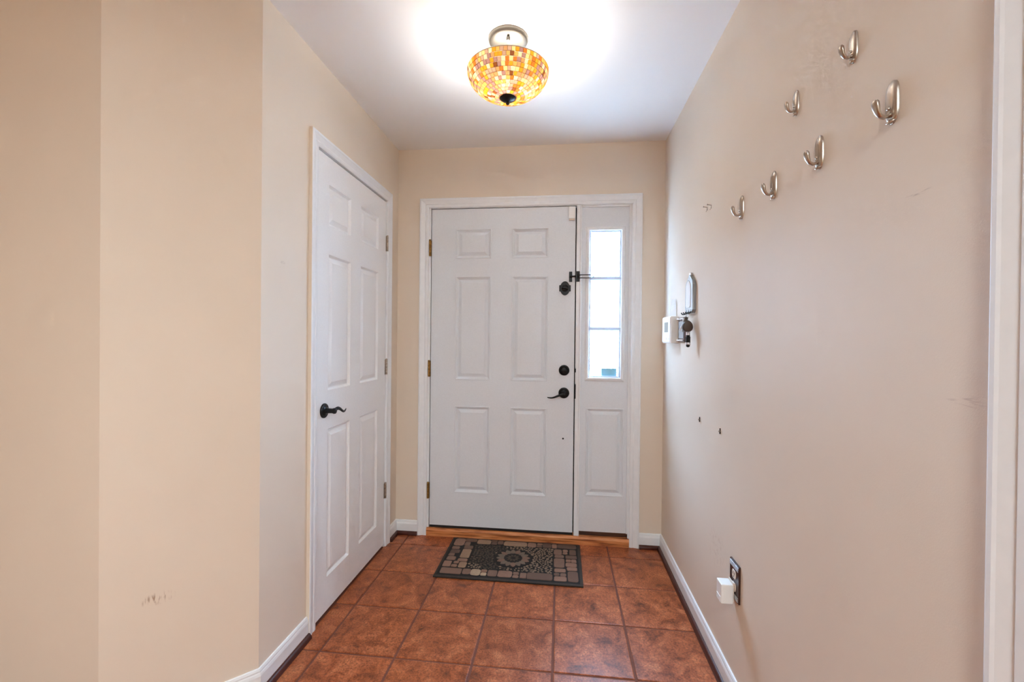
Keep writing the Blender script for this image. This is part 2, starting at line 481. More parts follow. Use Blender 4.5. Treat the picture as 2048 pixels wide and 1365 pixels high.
# ------------------------------------------------------------------ floor: tiles with recessed grout
PITCH, GAP = 0.31203, 0.009
TX, TY = 0.49972, -0.76755
FX0, FY1 = -1.5, -3.9
mb = MB().box(FX0, XR + T, FY1, T, -0.05, -0.0035)
floor = struct('floor', mb, M['grout'], 'terracotta square tile floor of the hall', 'floor')
mb = MB().box(XROOM, FX0, YROOM, YA + T, -0.05, 0.0).box(FX0, XR + T, YROOM, FY1, -0.05, 0.0)
struct('floor_living', mb, M['livingwood'], 'oak floor of the room behind the camera', 'floor')


def tile_mesh(w, d):
    bm = bmesh.new(); bmesh.ops.create_cube(bm, size=1)
    for v in bm.verts:
        v.co = Vector((v.co.x * w, v.co.y * d, -0.0225 + v.co.z * 0.045))
    top = [e for e in bm.edges if all(v.co.z > -0.01 for v in e.verts)]
    bmesh.ops.bevel(bm, geom=top, offset=0.003, segments=2, affect='EDGES', profile=0.6)
    me = bpy.data.meshes.new('floor_tile'); bm.to_mesh(me); bm.free(); me.materials.append(M['tile'])
    return me


cache = {}
rt = random.Random(3)
for i in range(-7, 4):
    for j in range(-3, 11):
        x0 = TX + i * PITCH + GAP / 2; x1 = x0 + PITCH - GAP
        y1 = TY - j * PITCH - GAP / 2; y0 = y1 - PITCH + GAP
        xmin = XL if y1 > YC - 0.02 else (-0.75 if y1 > -2 else FX0)
        x0 = max(x0, xmin); x1 = min(x1, XR); y1 = min(y1, 0.0); y0 = max(y0, FY1)
        if x1 - x0 < 0.012 or y1 - y0 < 0.02: continue
        key = (round(x1 - x0, 3), round(y1 - y0, 3))
        if key not in cache: cache[key] = tile_mesh(*key)
        o = bpy.data.objects.new('floor_tile', cache[key]); COL.objects.link(o); o.parent = floor
        o.location = ((x0 + x1) / 2, (y0 + y1) / 2, rt.uniform(-0.0006, 0.0))

# ------------------------------------------------------------------ casings
CPROF = [(0.0, 0.0), (0.0, 0.0085), (0.005, 0.0115), (0.018, 0.012), (0.022, 0.0095), (0.027, 0.0105), (0.043, 0.0145), (0.048, 0.0165), (0.055, 0.0165), (0.0585, 0.0145), (0.0585, 0.0)]


def casing(name, label, a0, a1, top, to3, near_outer_tan=False, prof=CPROF, bottom=0.0):
    """three mitred lengths around an opening a0..a1 high top; to3(a,z,d) maps opening coords + projection."""
    root = thing(name, label, 'trim', to3(a0, bottom, 0), kind='structure')
    runs = {'casing_leg': [lambda w: (a0 - w, bottom), lambda w: (a0 - w, top + w)],
            'casing_head': [lambda w: (a0 - w, top + w), lambda w: (a1 + w, top + w)],
            'casing_leg.001': [lambda w: (a1 + w, top + w), lambda w: (a1 + w, bottom)]}
    for nm, (fa, fb) in runs.items():
        mb = MB(); n = len(prof)
        for fn in (fa, fb):
            for w, d in prof:
                a, z = fn(w); mb.v.append(tuple(to3(a, z, d)))
        for k in range(n - 1):
            mb.quad(k, k + 1, n + k + 1, n + k, m=1 if (near_outer_tan and nm == 'casing_leg' and k == n - 2) else 0)
        mb.quad(*range(n)); mb.quad(*reversed(range(n, 2 * n)))
        obj(nm.split('.')[0], mb, [M['trim'], M['wall']] if near_outer_tan else M['trim'], root)
    return root


casing('trim_1', 'white moulded casing around the front door and sidelight', DOX0 + 0.002, DOX1 - 0.002, DOZ - 0.002, lambda a, z, d: (a, -d, z))
casing('trim_2', 'white moulded casing around the closet door', CY0 + 0.002, CY1 - 0.002, CZ - 0.002, lambda a, z, d: (XL + d, a, z), True)
casing('trim_3', 'white door casing at the right edge of the picture', RY1 + 0.002, RY0 - 0.002 + 0.0045, RZ - 0.002, lambda a, z, d: (XR - d, a, z))

# ------------------------------------------------------------------ panelled slabs


def slab_face(mb, a0, a1, z0, z1, holes, to3, d):
    """front face of a slab with rectangular holes, as quads"""
    A = sorted({a0, a1} | {h[0] for h in holes} | {h[1] for h in holes}); Z = sorted({z0, z1} | {h[2] for h in holes} | {h[3] for h in holes})
    for i in range(len(A) - 1):
        for k in range(len(Z) - 1):
            ca, cz = (A[i] + A[i + 1]) / 2, (Z[k] + Z[k + 1]) / 2
            if any(h[0] < ca < h[1] and h[2] < cz < h[3] for h in holes): continue
            mb.poly([to3(A[i], Z[k], d), to3(A[i + 1], Z[k], d), to3(A[i + 1], Z[k + 1], d), to3(A[i], Z[k + 1], d)])


def panel_mb(h, prof, to3):
    """rings (inset, depth) from the rim of hole h to the field"""
    mb = MB()
    for ins, d in prof:
        a0, a1, z0, z1 = h[0] + ins, h[1] - ins, h[2] + ins, h[3] - ins
        mb.v += [tuple(to3(*p, d)) for p in ((a0, z0), (a1, z0), (a1, z1), (a0, z1))]
    for r in range(len(prof) - 1):
        for k in range(4):
            j = (k + 1) % 4; mb.quad(4 * r + k, 4 * r + j, 4 * r + 4 + j, 4 * r + 4 + k)
    b = 4 * (len(prof) - 1); mb.quad(b, b + 1, b + 2, b + 3)
    return mb


def slab(root, a0, a1, z0, z1, holes, to3, thick, mat, name='slab', prof=None, open_holes=()):
    mb = MB()
    slab_face(mb, a0, a1, z0, z1, list(holes) + list(open_holes), to3, 0.0)
    B = [to3(a, z, -thick) for a, z in ((a0, z0), (a1, z0), (a1, z1), (a0, z1))]
    F = [to3(a, z, 0) for a, z in ((a0, z0), (a1, z0), (a1, z1), (a0, z1))]
    for k in range(4):
        j = (k + 1) % 4; mb.poly([F[k], F[j], B[j], B[k]])
    if open_holes:
        slab_face(mb, a0, a1, z0, z1, list(open_holes), to3, -thick)
        for h in open_holes:
            c = ((h[0], h[2]), (h[1], h[2]), (h[1], h[3]), (h[0], h[3]))
            for k in range(4):
                j = (k + 1) % 4; mb.poly([to3(*c[k], 0), to3(*c[j], 0), to3(*c[j], -thick), to3(*c[k], -thick)])
    else:
        mb.poly(B)
    s = obj(name, mb, mat, root)
    for h in holes:
        obj('panel', panel_mb(h, prof, to3), mat, root)
    return s


# front door: embossed steel panels: a fine outer bead, groove, slope up to the field
EMB = [(0, 0), (0.0015, 0.0028), (0.004, 0.0028), (0.006, 0.0), (0.008, 0.0), (0.018, -0.0105), (0.021, -0.0105), (0.040, 0.0005), (0.042, 0.0005)]
d1 = thing('door_1', 'white six-panel front door with dark bronze locks', 'door', (0.457, 0.0, 0.0606), kind='structure')
DF = lambda a, z, d: (a, 0.003 - d, z)
rows = [(1.775, 1.961), (1.003, 1.661), (0.281, 0.834)]
holes = [(x0, x1, z0, z1) for (z0, z1) in rows for (x0, x1) in ((0.1595, 0.3875), (0.5195, 0.7475))]
slab(d1, 0.001, 0.9135, 0.066, 2.0905, holes, DF, 0.044, M['door'], prof=EMB)
obj('door_sweep', MB().box(0.002, 0.913, 0.004, 0.04, 0.0505, 0.066), M['dark'], d1)


def hinge(root, mat, knuckle_c, leaf, half=0.05, r=0.0062):
    """knuckle_c xyz of the knuckle centre; leaf=(x0,x1,y0,y1) plan of the visible leaf"""
    x, y, z = knuckle_c
    h = obj('hinge', MB().box(leaf[0], leaf[1], leaf[2], leaf[3], z - half, z + half), mat, root)
    for k in range(5):
        z0 = z - half + k * (2 * half / 5)
        obj('knuckle', MB().lathe([(r * .93, 0.0004), (r, 0.0012), (r, 2 * half / 5 - 0.0012), (r * .93, 2 * half / 5 - 0.0004)], (x, y, z0), 'Z', 14), mat, h, True)
    obj('pin', MB().lathe([(r * 0.8, 0), (r * 1.1, 0.002), (r * 0.9, 0.005), (r * 0.3, 0.0065)], (x, y, z + half), 'Z', 12), mat, h, True)
    return h


for z in (1.842, 1.069, 0.287):
    hinge(d1, M['brass'], (-0.0085, -0.0065, z), (-0.0148, -0.001, -0.0012, 0.012))


def rosette(root, name, c, r, axis, mat):
    return obj(name, MB().lathe([(r, 0), (r, 0.004), (r * .95, 0.0065), (r * .80, 0.0075), (r * .74, 0.0062), (r * .66, 0.0085), (r * .40, 0.0115), (r * .2, 0.012)], c, axis, 40), mat, root, True)


LX = 0.852
# lever set
lev = rosette(d1, 'lever_handle', (LX, 0.003, 0.934), 0.0335, '-Y', M['bronze'])
obj('neck', MB().lathe([(0.013, 0.006), (0.011, 0.02), (0.0105, 0.045), (0.012, 0.05), (0.008, 0.054)], (LX, 0.003, 0.934), '-Y', 20), M['bronze'], lev, True)
pts = []; rad = []; fl = []
for k in range(15):
    t = k / 14
    pts.append((LX + 0.004 - 0.106 * t, -0.045 - 0.004 * math.sin(t * PI), 0.934 + 0.003 * math.sin(t * PI * 2) - 0.025 * (1 - (1 - t) ** 2.0) + 0.006 * max(0, t - .8)))
    rad.append(0.0085 * (1 - 0.62 * t) if t < .95 else 0.0022); fl.append(0.62)
obj('lever', MB().tube(pts, rad, 12, fl), M['bronze'], lev, True)
# lower deadbolt: round, with key-cylinder thumb turn
db = rosette(d1, 'deadbolt', (LX, 0.003, 1.075), 0.033, '-Y', M['bronze'])
obj('thumb_turn', MB().box(LX - 0.017, LX + 0.017, -0.026, -0.008, 1.070, 1.080, 0.003), M['bronze'], db)
# upper deadbolt: shaped plate
out = []
for k in range(64):
    a = 2 * PI * k / 64; ca, sa = math.cos(a), math.sin(a)
    re = 1 / math.sqrt((ca / 0.030) ** 2 + (sa / 0.0435) ** 2)
    rr = min(0.0355 / max(1e-6, abs(ca)), 0.0195 / max(1e-6, abs(sa)))
    r = max(re, rr); out.append((r * ca, r * sa))
db2 = obj('deadbolt', MB().prism(out, lambda a, b, d: (LX + a, 0.003 - d, 1.584 + b), 0, 0.007, 0.003), M['bronze'], d1)
obj('turn_boss', MB().lathe([(0.022, 0.006), (0.021, 0.010), (0.012, 0.013)], (LX, 0.003, 1.584), '-Y', 28), M['bronze'], db2, True)
mbt = MB().box(LX - 0.018, LX + 0.018, -0.032, -0.009, 1.579, 1.589, 0.003)
ang = math.radians(-12)
mbt.v = [(LX + (x - LX) * math.cos(ang) - (z - 1.584) * math.sin(ang), y, 1.584 + (x - LX) * math.sin(ang) + (z - 1.584) * math.cos(ang)) for x, y, z in mbt.v]
obj('thumb_turn', mbt, M['bronze'], db2)
obj('viewer_hole', MB().lathe([(0.0055, 0.0), (0.0055, 0.0012), (0.004, 0.0014)], (0.850, 0.003, 0.649), '-Y', 16), M['dark'], d1)
# swing-bar guard: keeper plate + ball stud on the door
gd = obj('guard_stud', MB().box(0.8765, 0.8955, -0.004, 0.003, 1.6235, 1.6865, 0.0015), M['bronze'], d1)
obj('stud', MB().tube([(0.886, -0.003, 1.655), (0.892, -0.018, 1.655), (0.905, -0.024, 1.6545), (0.915, -0.024, 1.6545)], [0.0065, 0.005, 0.0045, 0.007], 10), M['bronze'], gd, True)

# door jambs, mullion and head as one frame
fr = thing('trim_4', 'white jambs and mullion of the front door frame', 'trim', (DOX0, 0, 0.05), kind='structure')
obj('jamb', MB().box(DOX0, -0.0035, -0.0002, 0.12, 0.05, DOZ), M['trim'], fr)
obj('jamb', MB().box(1.2475, DOX1, -0.0002, 0.12, 0.05, DOZ), M['trim'], fr)
obj('head_jamb', MB().box(-0.0035, 1.2475, -0.0002, 0.12, 2.0955, DOZ), M['trim'], fr)
obj('door_stop', MB().box(-0.0035, 0.012, 0.049, 0.12, 0.05, 2.0955), M['dark'], fr)
obj('door_stop', MB().box(0.903, 0.920, 0.049, 0.12, 0.05, 2.0955), M['dark'], fr)
obj('door_stop', MB().box(0.012, 0.903, 0.049, 0.12, 2.083, 2.0955), M['dark'], fr)
obj('mullion', MB().box(0.9205, 0.9525, -0.002, 0.12, 0.05, 2.0955), M['trim'], fr)
mb = MB()
mb.prism([(0.927, -0.002), (0.927, -0.004), (0.9405, -0.0045), (0.9435, -0.0085), (0.949, -0.0095), (0.9525, -0.007), (0.9525, -0.002)], lambda a, b, d: (a, b, d), 0.052, 2.0955)
obj('mullion_bead', mb, M['trim'], fr)
# strike plates on the mullion edge
for z, hh in ((0.945, 0.045), (1.075, 0.012)):
    obj('strike_plate', MB().box(0.9185, 0.9245, -0.0045, 0.03, z - hh, z + hh, 0.0015), M['bronze'], fr)

# sidelight
w1 = thing('window_1', 'narrow three-pane sidelight panel to the right of the front door', 'window', (1.10, 0.01, 0.076), kind='structure')
SF = lambda a, z, d: (a, 0.010 - d, z)
G = (1.0015, 1.1935, 1.034, 1.940)
slab(w1, 0.9525, 1.2475, 0.0765, 2.0955, [(0.988, 1.2185, 0.300, 0.843)], SF, 0.05, M['door'], 'sidelight_slab', EMB, [G])
# raised glazing frame, four mitred lengths
FP = [(0.0, -0.006), (0.0, 0.006), (0.004, 0.009), (0.012, 0.0085), (0.020, 0.005), (0.0245, 0.0)]
cor = [lambda w: (G[0] - w, G[2] - w), lambda w: (G[1] + w, G[2] - w), lambda w: (G[1] + w, G[3] + w), lambda w: (G[0] - w, G[3] + w)]
for k in range(4):
    mb = MB(); n = len(FP)
    for fn in (cor[k], cor[(k + 1) % 4]):
        for w, d in FP:
            a, z = fn(w); mb.v.append(SF(a, z, d))
    for q in range(n - 1):
        mb.quad(q, q + 1, n + q + 1, n + q)
    obj('glazing_bead', mb, M['trim'], w1)
mz = [1.335, 1.646]
HOLLOW = [(-.0125, -.006), (-.0125, .002), (-.007, .007), (.007, .007), (.0125, .002), (.0125, -.006)]     # snap-in vinyl grille, open at the back


def channel(name, prof, p0, p1, across, parent):
    p0, p1, across = Vector(p0), Vector(p1), Vector(across); mb = MB()
    for p in (p0, p1):
        for a, d in prof:
            q = p + across * a; mb.v.append((q.x, q.y - d, q.z))
    n = len(prof)
    for k in range(n - 1): mb.quad(k, k + 1, n + k + 1, n + k)
    return obj(name, mb, M['vinyl'], parent)


for z in mz:
    channel('muntin', HOLLOW, (G[0], 0.012, z), (G[1], 0.012, z), (0, 0, 1), w1)
LIP = [(0.0, -.009), (0.0, .001), (.008, .001), (.010, -.003), (.010, -.009)]
for p0, p1, ac in (((G[0], .012, G[2]), (G[0], .012, G[3]), (1, 0, 0)), ((G[1], .012, G[2]), (G[1], .012, G[3]), (-1, 0, 0)), ((G[0] + .01, .012, G[2]), (G[1] - .01, .012, G[2]), (0, 0, 1)), ((G[0] + .01, .012, G[3]), (G[1] - .01, .012, G[3]), (0, 0, -1))):
    channel('glazing_lip', LIP, p0, p1, ac, w1)
zz = [G[2], mz[0] - .0125, mz[0] + .0125, mz[1] - .0125, mz[1] + .0125, G[3]]
for k in range(3):
    obj('pane', MB().poly([(G[0], 0.022, zz[2 * k]), (G[1], 0.022, zz[2 * k]), (G[1], 0.022, zz[2 * k + 1]), (G[0], 0.022, zz[2 * k + 1])]), M['glass'], w1)
# stop bead around the panel
for b in ((1.2385, 1.2475, 0.0765, 2.0955), (0.9525, 1.2385, 2.0845, 2.0955)):
    obj('stop_bead', MB().box(b[0], b[1], -0.001, 0.011, b[2], b[3], 0.003), M['trim'], w1)
st = tag(obj('window_sticker', MB().box(1.081, 1.174, 0.0206, 0.0214, 1.043, 1.090), M['sticker']), 'small teal sticker at the bottom of the sidelight glass', 'sticker')

# threshold
mb = MB()
prof = [(0.12, 0.0), (0.12, 0.050), (0.010, 0.050), (-0.004, 0.048), (-0.010, 0.043), (-0.0125, 0.034), (-0.0125, 0.0)]
mb.prism(prof, lambda a, b, d: (d, a, b), DOX0 + 0.002, DOX1 - 0.002)
th = struct('trim_5', mb, M['oak'], 'oak threshold board under the front door', 'threshold')
obj('recess_strip', MB().box(0.9535, 1.2475, 0.0135, 0.05, 0.0502, 0.0765), M['oakdark'], th)

# alarm contact at the top corner of the door, and its magnet on the mullion
t = thing('alarm_contact', 'small white alarm contact at the top right corner of the front door', 'sensor', (0.891, 0.003, 2.004))
obj('sensor_body', MB().box(0.871, 0.910, -0.016, 0.003, 2.012, 2.086, 0.003), M['plastic'], t)
obj('sensor_foot', MB().box(0.873, 0.908, -0.013, 0.003, 2.003, 2.0115, 0.002), M['almond'], t)
tag(obj('alarm_magnet', MB().box(0.9275, 0.936, -0.013, -0.004, 2.050, 2.087, 0.002), M['plastic']), 'thin white alarm magnet on the mullion next to the alarm contact', 'sensor')

# swing bar guard on the mullion
t = thing('door_guard', 'dark bronze swing-bar door guard on the mullion', 'latch', (0.9285, -0.009, 1.62))
obj('base_plate', MB().box(0.921, 0.9405, -0.0135, -0.0045, 1.6235, 1.688, 0.002), M['bronze'], t)
obj('pivot', MB().lathe([(0.0065, 0), (0.0065, 0.03), (0.005, 0.032)], (0.934, -0.0165, 1.641), 'Z', 14), M['bronze'], t, True)
loop = [(0.934, -0.0165, 1.6645), (0.96, -0.0175, 1.6645), (1.008, -0.019, 1.6645)]
for k in range(9):
    a = PI / 2 - PI * k / 8; loop.append((1.016 + 0.0095 * math.cos(a), -0.019, 1.655 + 0.0095 * math.sin(a)))
loop += [(1.008, -0.019, 1.6455), (0.96, -0.0175, 1.6455), (0.934, -0.0165, 1.6455)]
obj('swing_bar', MB().tube(loop, 0.0027, 8), M['bronze'], t, True)

# ------------------------------------------------------------------ closet door
d2 = thing('door_2', 'white six-panel closet door in the left wall', 'door', (XL, -0.575, 0.015), kind='structure')
LF = lambda a, z, d: (XL + d, a, z)
rows = [(1.776, 1.960), (1.025, 1.643), (0.170, 0.848)]
MOLD = [(0, 0), (0.003, -0.004), (0.008, -0.0115), (0.013, -0.0115), (0.034, -0.002), (0.036, -0.002)]
holes = [(a0, a1, z0, z1) for (z0, z1) in rows for (a0, a1) in ((-0.853, -0.641), (-0.529, -0.305))]
slab(d2, -0.9535, -0.194, 0.015, 2.083, holes, LF, 0.035, M['closet'], prof=MOLD)
for z in (1.833, 1.089, 0.339):
    hinge(d2, M['hinge'], (XL + 0.0065, -0.1895, z), (XL + 0.0001, XL + 0.0022, -0.199, -0.180), 0.045, 0.006)
CYL, CZL = -0.886, 0.937
lev = rosette(d2, 'lever_handle', (XL, CYL, CZL), 0.033, 'X', M['bronze'])
obj('neck', MB().lathe([(0.013, 0.006), (0.0115, 0.02), (0.011, 0.042), (0.0135, 0.048), (0.012, 0.056), (0.005, 0.06)], (XL, CYL, CZL), 'X', 20), M['bronze'], lev, True)
pts = []; rad = []
for k in range(15):
    t_ = k / 14
    pts.append((XL + 0.05 + 0.004 * math.sin(t_ * PI), CYL - 0.004 + 0.112 * t_, CZL + 0.010 * math.sin(t_ * 1.9 * PI) - 0.006 * t_ + (0.0 if t_ < .85 else (t_ - .85) * 0.02)))
    rad.append(0.0095 * (1 - 0.62 * t_) if t_ < .97 else 0.0024)
obj('lever', MB().tube(pts, rad, 12, 0.6), M['bronze'], lev, True)
obj('latch_plate', MB().box(XL - 0.02, XL + 0.0012, -0.9552, -0.9505, CZL - 0.028, CZL + 0.028), M['bronze'], d2)
jb = thing('trim_6', 'white jambs of the closet door frame', 'trim', (XL, CY0, 0), kind='structure')
obj('jamb', MB().box(XL - T, XL - 0.0002, CY0, CY0 + 0.0025, 0.0, CZ), M['trim'], jb)
obj('jamb', MB().box(XL - T, XL - 0.0002, CY1 - 0.0025, CY1, 0.0, CZ), M['trim'], jb)
obj('head_jamb', MB().box(XL - T, XL - 0.0002, CY0 + 0.0025, CY1 - 0.0025, CZ - 0.003, CZ), M['trim'], jb)
for b in ((CY0 + .0025, CY0 + .015, 0, CZ - .003), (CY1 - .015, CY1 - .0025, 0, CZ - .003), (CY0 + .015, CY1 - .015, CZ - .016, CZ - .003)):
    obj('door_stop', MB().box(XL - T, XL - 0.037, b[0], b[1], b[2], b[3]), M['trim'], jb)
mb = MB().box(XL - 0.9, XL - 0.88, CY0 - .3, 0, -0.02, H).box(XL - 0.88, XL - T, CY0 - .3, CY0 - .28, -0.02, H).box(XL - 0.88, XL - T, -0.02, 0, -0.02, H)
struct('wall_closet', mb, M['wall'], 'closet interior behind the closed door', 'wall')

# closed door behind the right-edge casing
d3 = thing('door_3', 'white door at the right edge beside the camera', 'door', (XR, (RY0 + RY1) / 2, 0.012), kind='structure')
RF = lambda a, z, d: (XR + 0.004 - d, a, z)
holes = [(a0, a1, z0, z1) for (z0, z1) in rows for (a0, a1) in ((RY1 + .10, RY1 + .33), (RY0 - .33, RY0 - .10))]
slab(d3, RY1 + 0.004, RY0 - 0.004, 0.015, RZ - 0.004, holes, RF, 0.035, M['closet'], prof=MOLD)

# ------------------------------------------------------------------ baseboards with a dark shoe moulding
BPROF = [(0.0, 0.0), (0.0105, 0.0), (0.0125, 0.004), (0.0125, 0.066), (0.0105, 0.074), (0.0085, 0.078), (0.0085, 0.083), (0.0055, 0.0895), (0.0, 0.0905)]
SPROF = [(0.0125, 0.0)] + [(0.0125 + 0.0155 * math.cos(a), 0.0225 * math.sin(a)) for a in [k * PI / 12 for k in range(7)]]


def run(mb, prof, p0, p1, nrm, e0=0.0, e1=0.0):
    """extrude prof (out,z) from p0 to p1; e0,e1 = slope of the end cut: how far the end moves along the run per unit 'out' (mitre)"""
    p0, p1, nrm = Vector(p0), Vector(p1), Vector(nrm); t = (p1 - p0).normalized(); n = len(prof); b = len(mb.v)
    for p, e in ((p0, e0), (p1, -e1)):
        for o, z in prof:
            q = p + nrm * o + t * (e * o); mb.v.append((q.x, q.y, z))
    for k in range(n):
        j = (k + 1) % n; mb.quad(b + k, b + j, b + n + j, b + n + k)
    mb.quad(*[b + k for k in range(n)]); mb.quad(*[b + n + k for k in reversed(range(n))])


def baseboard(name, label, runs, shoe_runs=None):
    mb = MB()
    for r in runs: run(mb, BPROF, *r)
    o = struct(name, mb, M['trim'], label, 'baseboard')
    mb = MB()
    for r in (shoe_runs or runs): run(mb, SPROF, *r)
    s = obj('shoe_molding', mb, M['shoe'], o, True, 50); s['label'] = 'dark mahogany shoe moulding'
    return o


CAS = 0.0565
baseboard('baseboard_front_left', 'short white baseboard left of the front door', [((XL, 0, 0), (DOX0 + .002 - .0585, 0, 0), (0, -1, 0), 1, 0)])
baseboard('baseboard_front_right', 'short white baseboard right of the sidelight', [((DOX1 - .002 + .0585, 0, 0), (XR, 0, 0), (0, -1, 0), 0, 1)])
baseboard('baseboard_left_far', 'stub of white baseboard between the closet and the corner', [((XL, CY1 - .002 + .0585, 0), (XL, 0, 0), (1, 0, 0), 0, 1)])
k45 = math.tan(math.radians(22.5))
baseboard('baseboard_left', 'white baseboard between the closet door and the slanting wall',
          [((XL, YC, 0), (XL, CY0 + .002 - .0585, 0), (1, 0, 0), -k45, 0)])
baseboard('baseboard_chamfer', 'white baseboard along the slanting wall', [((XA, YA, 0), (XL, YC, 0), (math.sqrt(.5), -math.sqrt(.5), 0), -k45, -k45)])
baseboard('baseboard_room', 'white baseboard along the far-left tan wall', [((XROOM, YA, 0), (XA, YA, 0), (0, -1, 0), 0, -k45)])
baseboard('baseboard_right', 'long white baseboard under the coat hooks', [((XR, 0, 0), (XR, RY0 + 0.061, 0), (-1, 0, 0), 1, 0)])

# ------------------------------------------------------------------ ceiling light
LX0, LY0 = 0.607, -0.988
lamp = thing('ceiling_light', 'semi-flush ceiling light with an amber mosaic glass bowl', 'lamp', (LX0, LY0, H))
ZR = 2.343; RR = 0.1625; DEP = 0.104
can = obj('canopy', MB().lathe([(0.081, 0.0), (0.081, 0.006), (0.079, 0.010), (0.0775, 0.014), (0.074, 0.018), (0.060, 0.0225), (0.035, 0.027), (0.012, 0.030), (0.010, 0.034)], (LX0, LY0, H), '-Z', 56), M['canopy'], lamp, True)
obj('thumb_screw', MB().lathe([(0.004, 0), (0.004, 0.006), (0.0075, 0.0065), (0.0075, 0.016), (0.006, 0.019), (0.002, 0.020)], (LX0 + 0.006, LY0 - 0.052, H - 0.0225), '-Z', 14), M['canopy'], can, True)
obj('stem', MB().lathe([(0.0065, 0.03), (0.0065, 0.232)], (LX0, LY0, H), '-Z', 14), M['nickel'], lamp, True)


def bowl_pt(t, extra=0.0):
    """t 0 at the rim .. 1 at the bottom; returns (r, z, normal_r, normal_z)"""
    a = t * PI / 2
    r = RR * math.cos(a) ** 0.92; z = ZR - DEP * math.sin(a) ** 1.08
    nr, nz = math.cos(a) / RR, -math.sin(a) / DEP
    L = math.hypot(nr, nz); nr /= L; nz /= L
    return r + nr * extra, z + nz * extra, nr, nz


prof = []
for k in range(25):
    r, z, _, _ = bowl_pt(k / 24 * 0.93, -0.003); prof.append((r, H - z))
bowl = obj('bowl_shade', MB().lathe(prof, (LX0, LY0, H), '-Z', 64, caps=False), M['bowlglass'], lamp, True, 80)
bowl['label'] = 'amber glass mosaic bowl'
mb = MB(); rp = []
for k in range(12):
    a = 2 * PI * k / 12; rp.append((RR - 0.001 + 0.0032 * math.cos(a), H - ZR - 0.001 + 0.0028 * math.sin(a)))
mb.lathe(rp + [rp[0]], (LX0, LY0, H), '-Z', 64, caps=False)
obj('rim', mb, M['opal'], bowl, True, 80)
# arc-length rows of square glass tiles
TS = 0.0148
N = 400; arc = [0.0]
for k in range(N):
    a = bowl_pt(k / N); b = bowl_pt((k + 1) / N); arc.append(arc[-1] + math.hypot(a[0] - b[0], a[1] - b[1]))


def t_at(s):
    for k in range(N):
        if arc[k + 1] >= s: return (k + (s - arc[k]) / (arc[k + 1] - arc[k])) / N
    return 1.0


tiles = []
rm = random.Random(11)
nrow = 12; row_h = (arc[-1] - 0.022) / nrow
for row in range(nrow):
    ta, tb = t_at(row * row_h + 0.0003 + 0.001), t_at((row + 1) * row_h - 0.0003 + 0.001)
    rmid = bowl_pt((ta + tb) / 2)[0]
    n = max(14, round(2 * PI * rmid / TS))
    gap = 0.0007 / max(rmid, .02)
    dphi = 2 * PI / n
    me = bpy.data.meshes.new('mosaic_tile')
    ra, za, nra, nza = bowl_pt(ta); rb, zb, nrb, nzb = bowl_pt(tb)
    V = []
    for ex, sh in ((-0.001, 0.0), (0.0016, 0.0), (0.0024, 0.0009)):
        for (r, z, nr, nz, sgn, ds) in ((ra, za, nra, nza, -1, 1), (ra, za, nra, nza, 1, 1), (rb, zb, nrb, nzb, 1, -1), (rb, zb, nrb, nzb, -1, -1)):
            tr, tz = (rb - ra), (zb - za); L = math.hypot(tr, tz); tr /= L; tz /= L
            rr_ = r + nr * ex + tr * sh * ds; z_ = z + nz * ex + tz * sh * ds
            ph = sgn * (dphi / 2 - gap / 2 - sh / max(r, .02))
            V.append((rr_ * math.cos(ph), rr_ * math.sin(ph), z_ - H))
    F = []
    for q in range(2):
        for k in range(4):
            j = (k + 1) % 4; F.append((4 * q + k, 4 * q + j, 4 * q + 4 + j, 4 * q + 4 + k))
    F.append((8, 9, 10, 11))
    me.from_pydata(V, [], F)
    bm = bmesh.new(); bm.from_mesh(me); bmesh.ops.recalc_face_normals(bm, faces=bm.faces); bm.to_mesh(me); bm.free()
    me.materials.append(M['mosaic'][0])
    ph0 = rm.uniform(0, dphi)
    for i in range(n):
        ph = ph0 + i * dphi
        r, z, nr, nz = bowl_pt((ta + tb) / 2)
        pos = Vector((LX0 + r * math.cos(ph), LY0 + r * math.sin(ph), z)); nn = Vector((nr * math.cos(ph), nr * math.sin(ph), nz))
        v = CAMP - pos
        score = nn.dot(v) / v.length ** 3 * rmid * dphi
        tiles.append((score, me, ph, rm.choices(range(len(PALETTE)), MWEIGHT)[0], V, F))
tiles.sort(key=lambda q: -q[0])
rest = MB()
for n_, (sc, me, ph, mi, V, F) in enumerate(tiles):
    if n_ < 300:
        o = bpy.data.objects.new('mosaic_tile', me); COL.objects.link(o); o.parent = bowl; o.rotation_euler = (0, 0, ph)
        o.material_slots[0].link = 'OBJECT'; o.material_slots[0].material = M['mosaic'][mi]
    else:
        b = len(rest.v); c, s_ = math.cos(ph), math.sin(ph)
        rest.v += [(LX0 + x * c - y * s_, LY0 + x * s_ + y * c, z + H) for x, y, z in V]
        for f in F: rest.quad(*[b + k for k in f], m=mi)
o = obj('mosaic_tiles', rest, M['mosaic'], bowl); o['kind'] = 'stuff'
fin = obj('finial', MB().lathe([(0.034, 0.0), (0.0345, 0.003), (0.032, 0.008), (0.024, 0.0145), (0.012, 0.019), (0.006, 0.0205), (0.006, 0.026), (0.0075, 0.028), (0.006, 0.031), (0.002, 0.0325)], (LX0, LY0, ZR - DEP - 0.0005 + 0.006), '-Z', 36), M['bronze'], lamp, True)
BULBS = ((-0.062, -0.012), (0.062, 0.012))
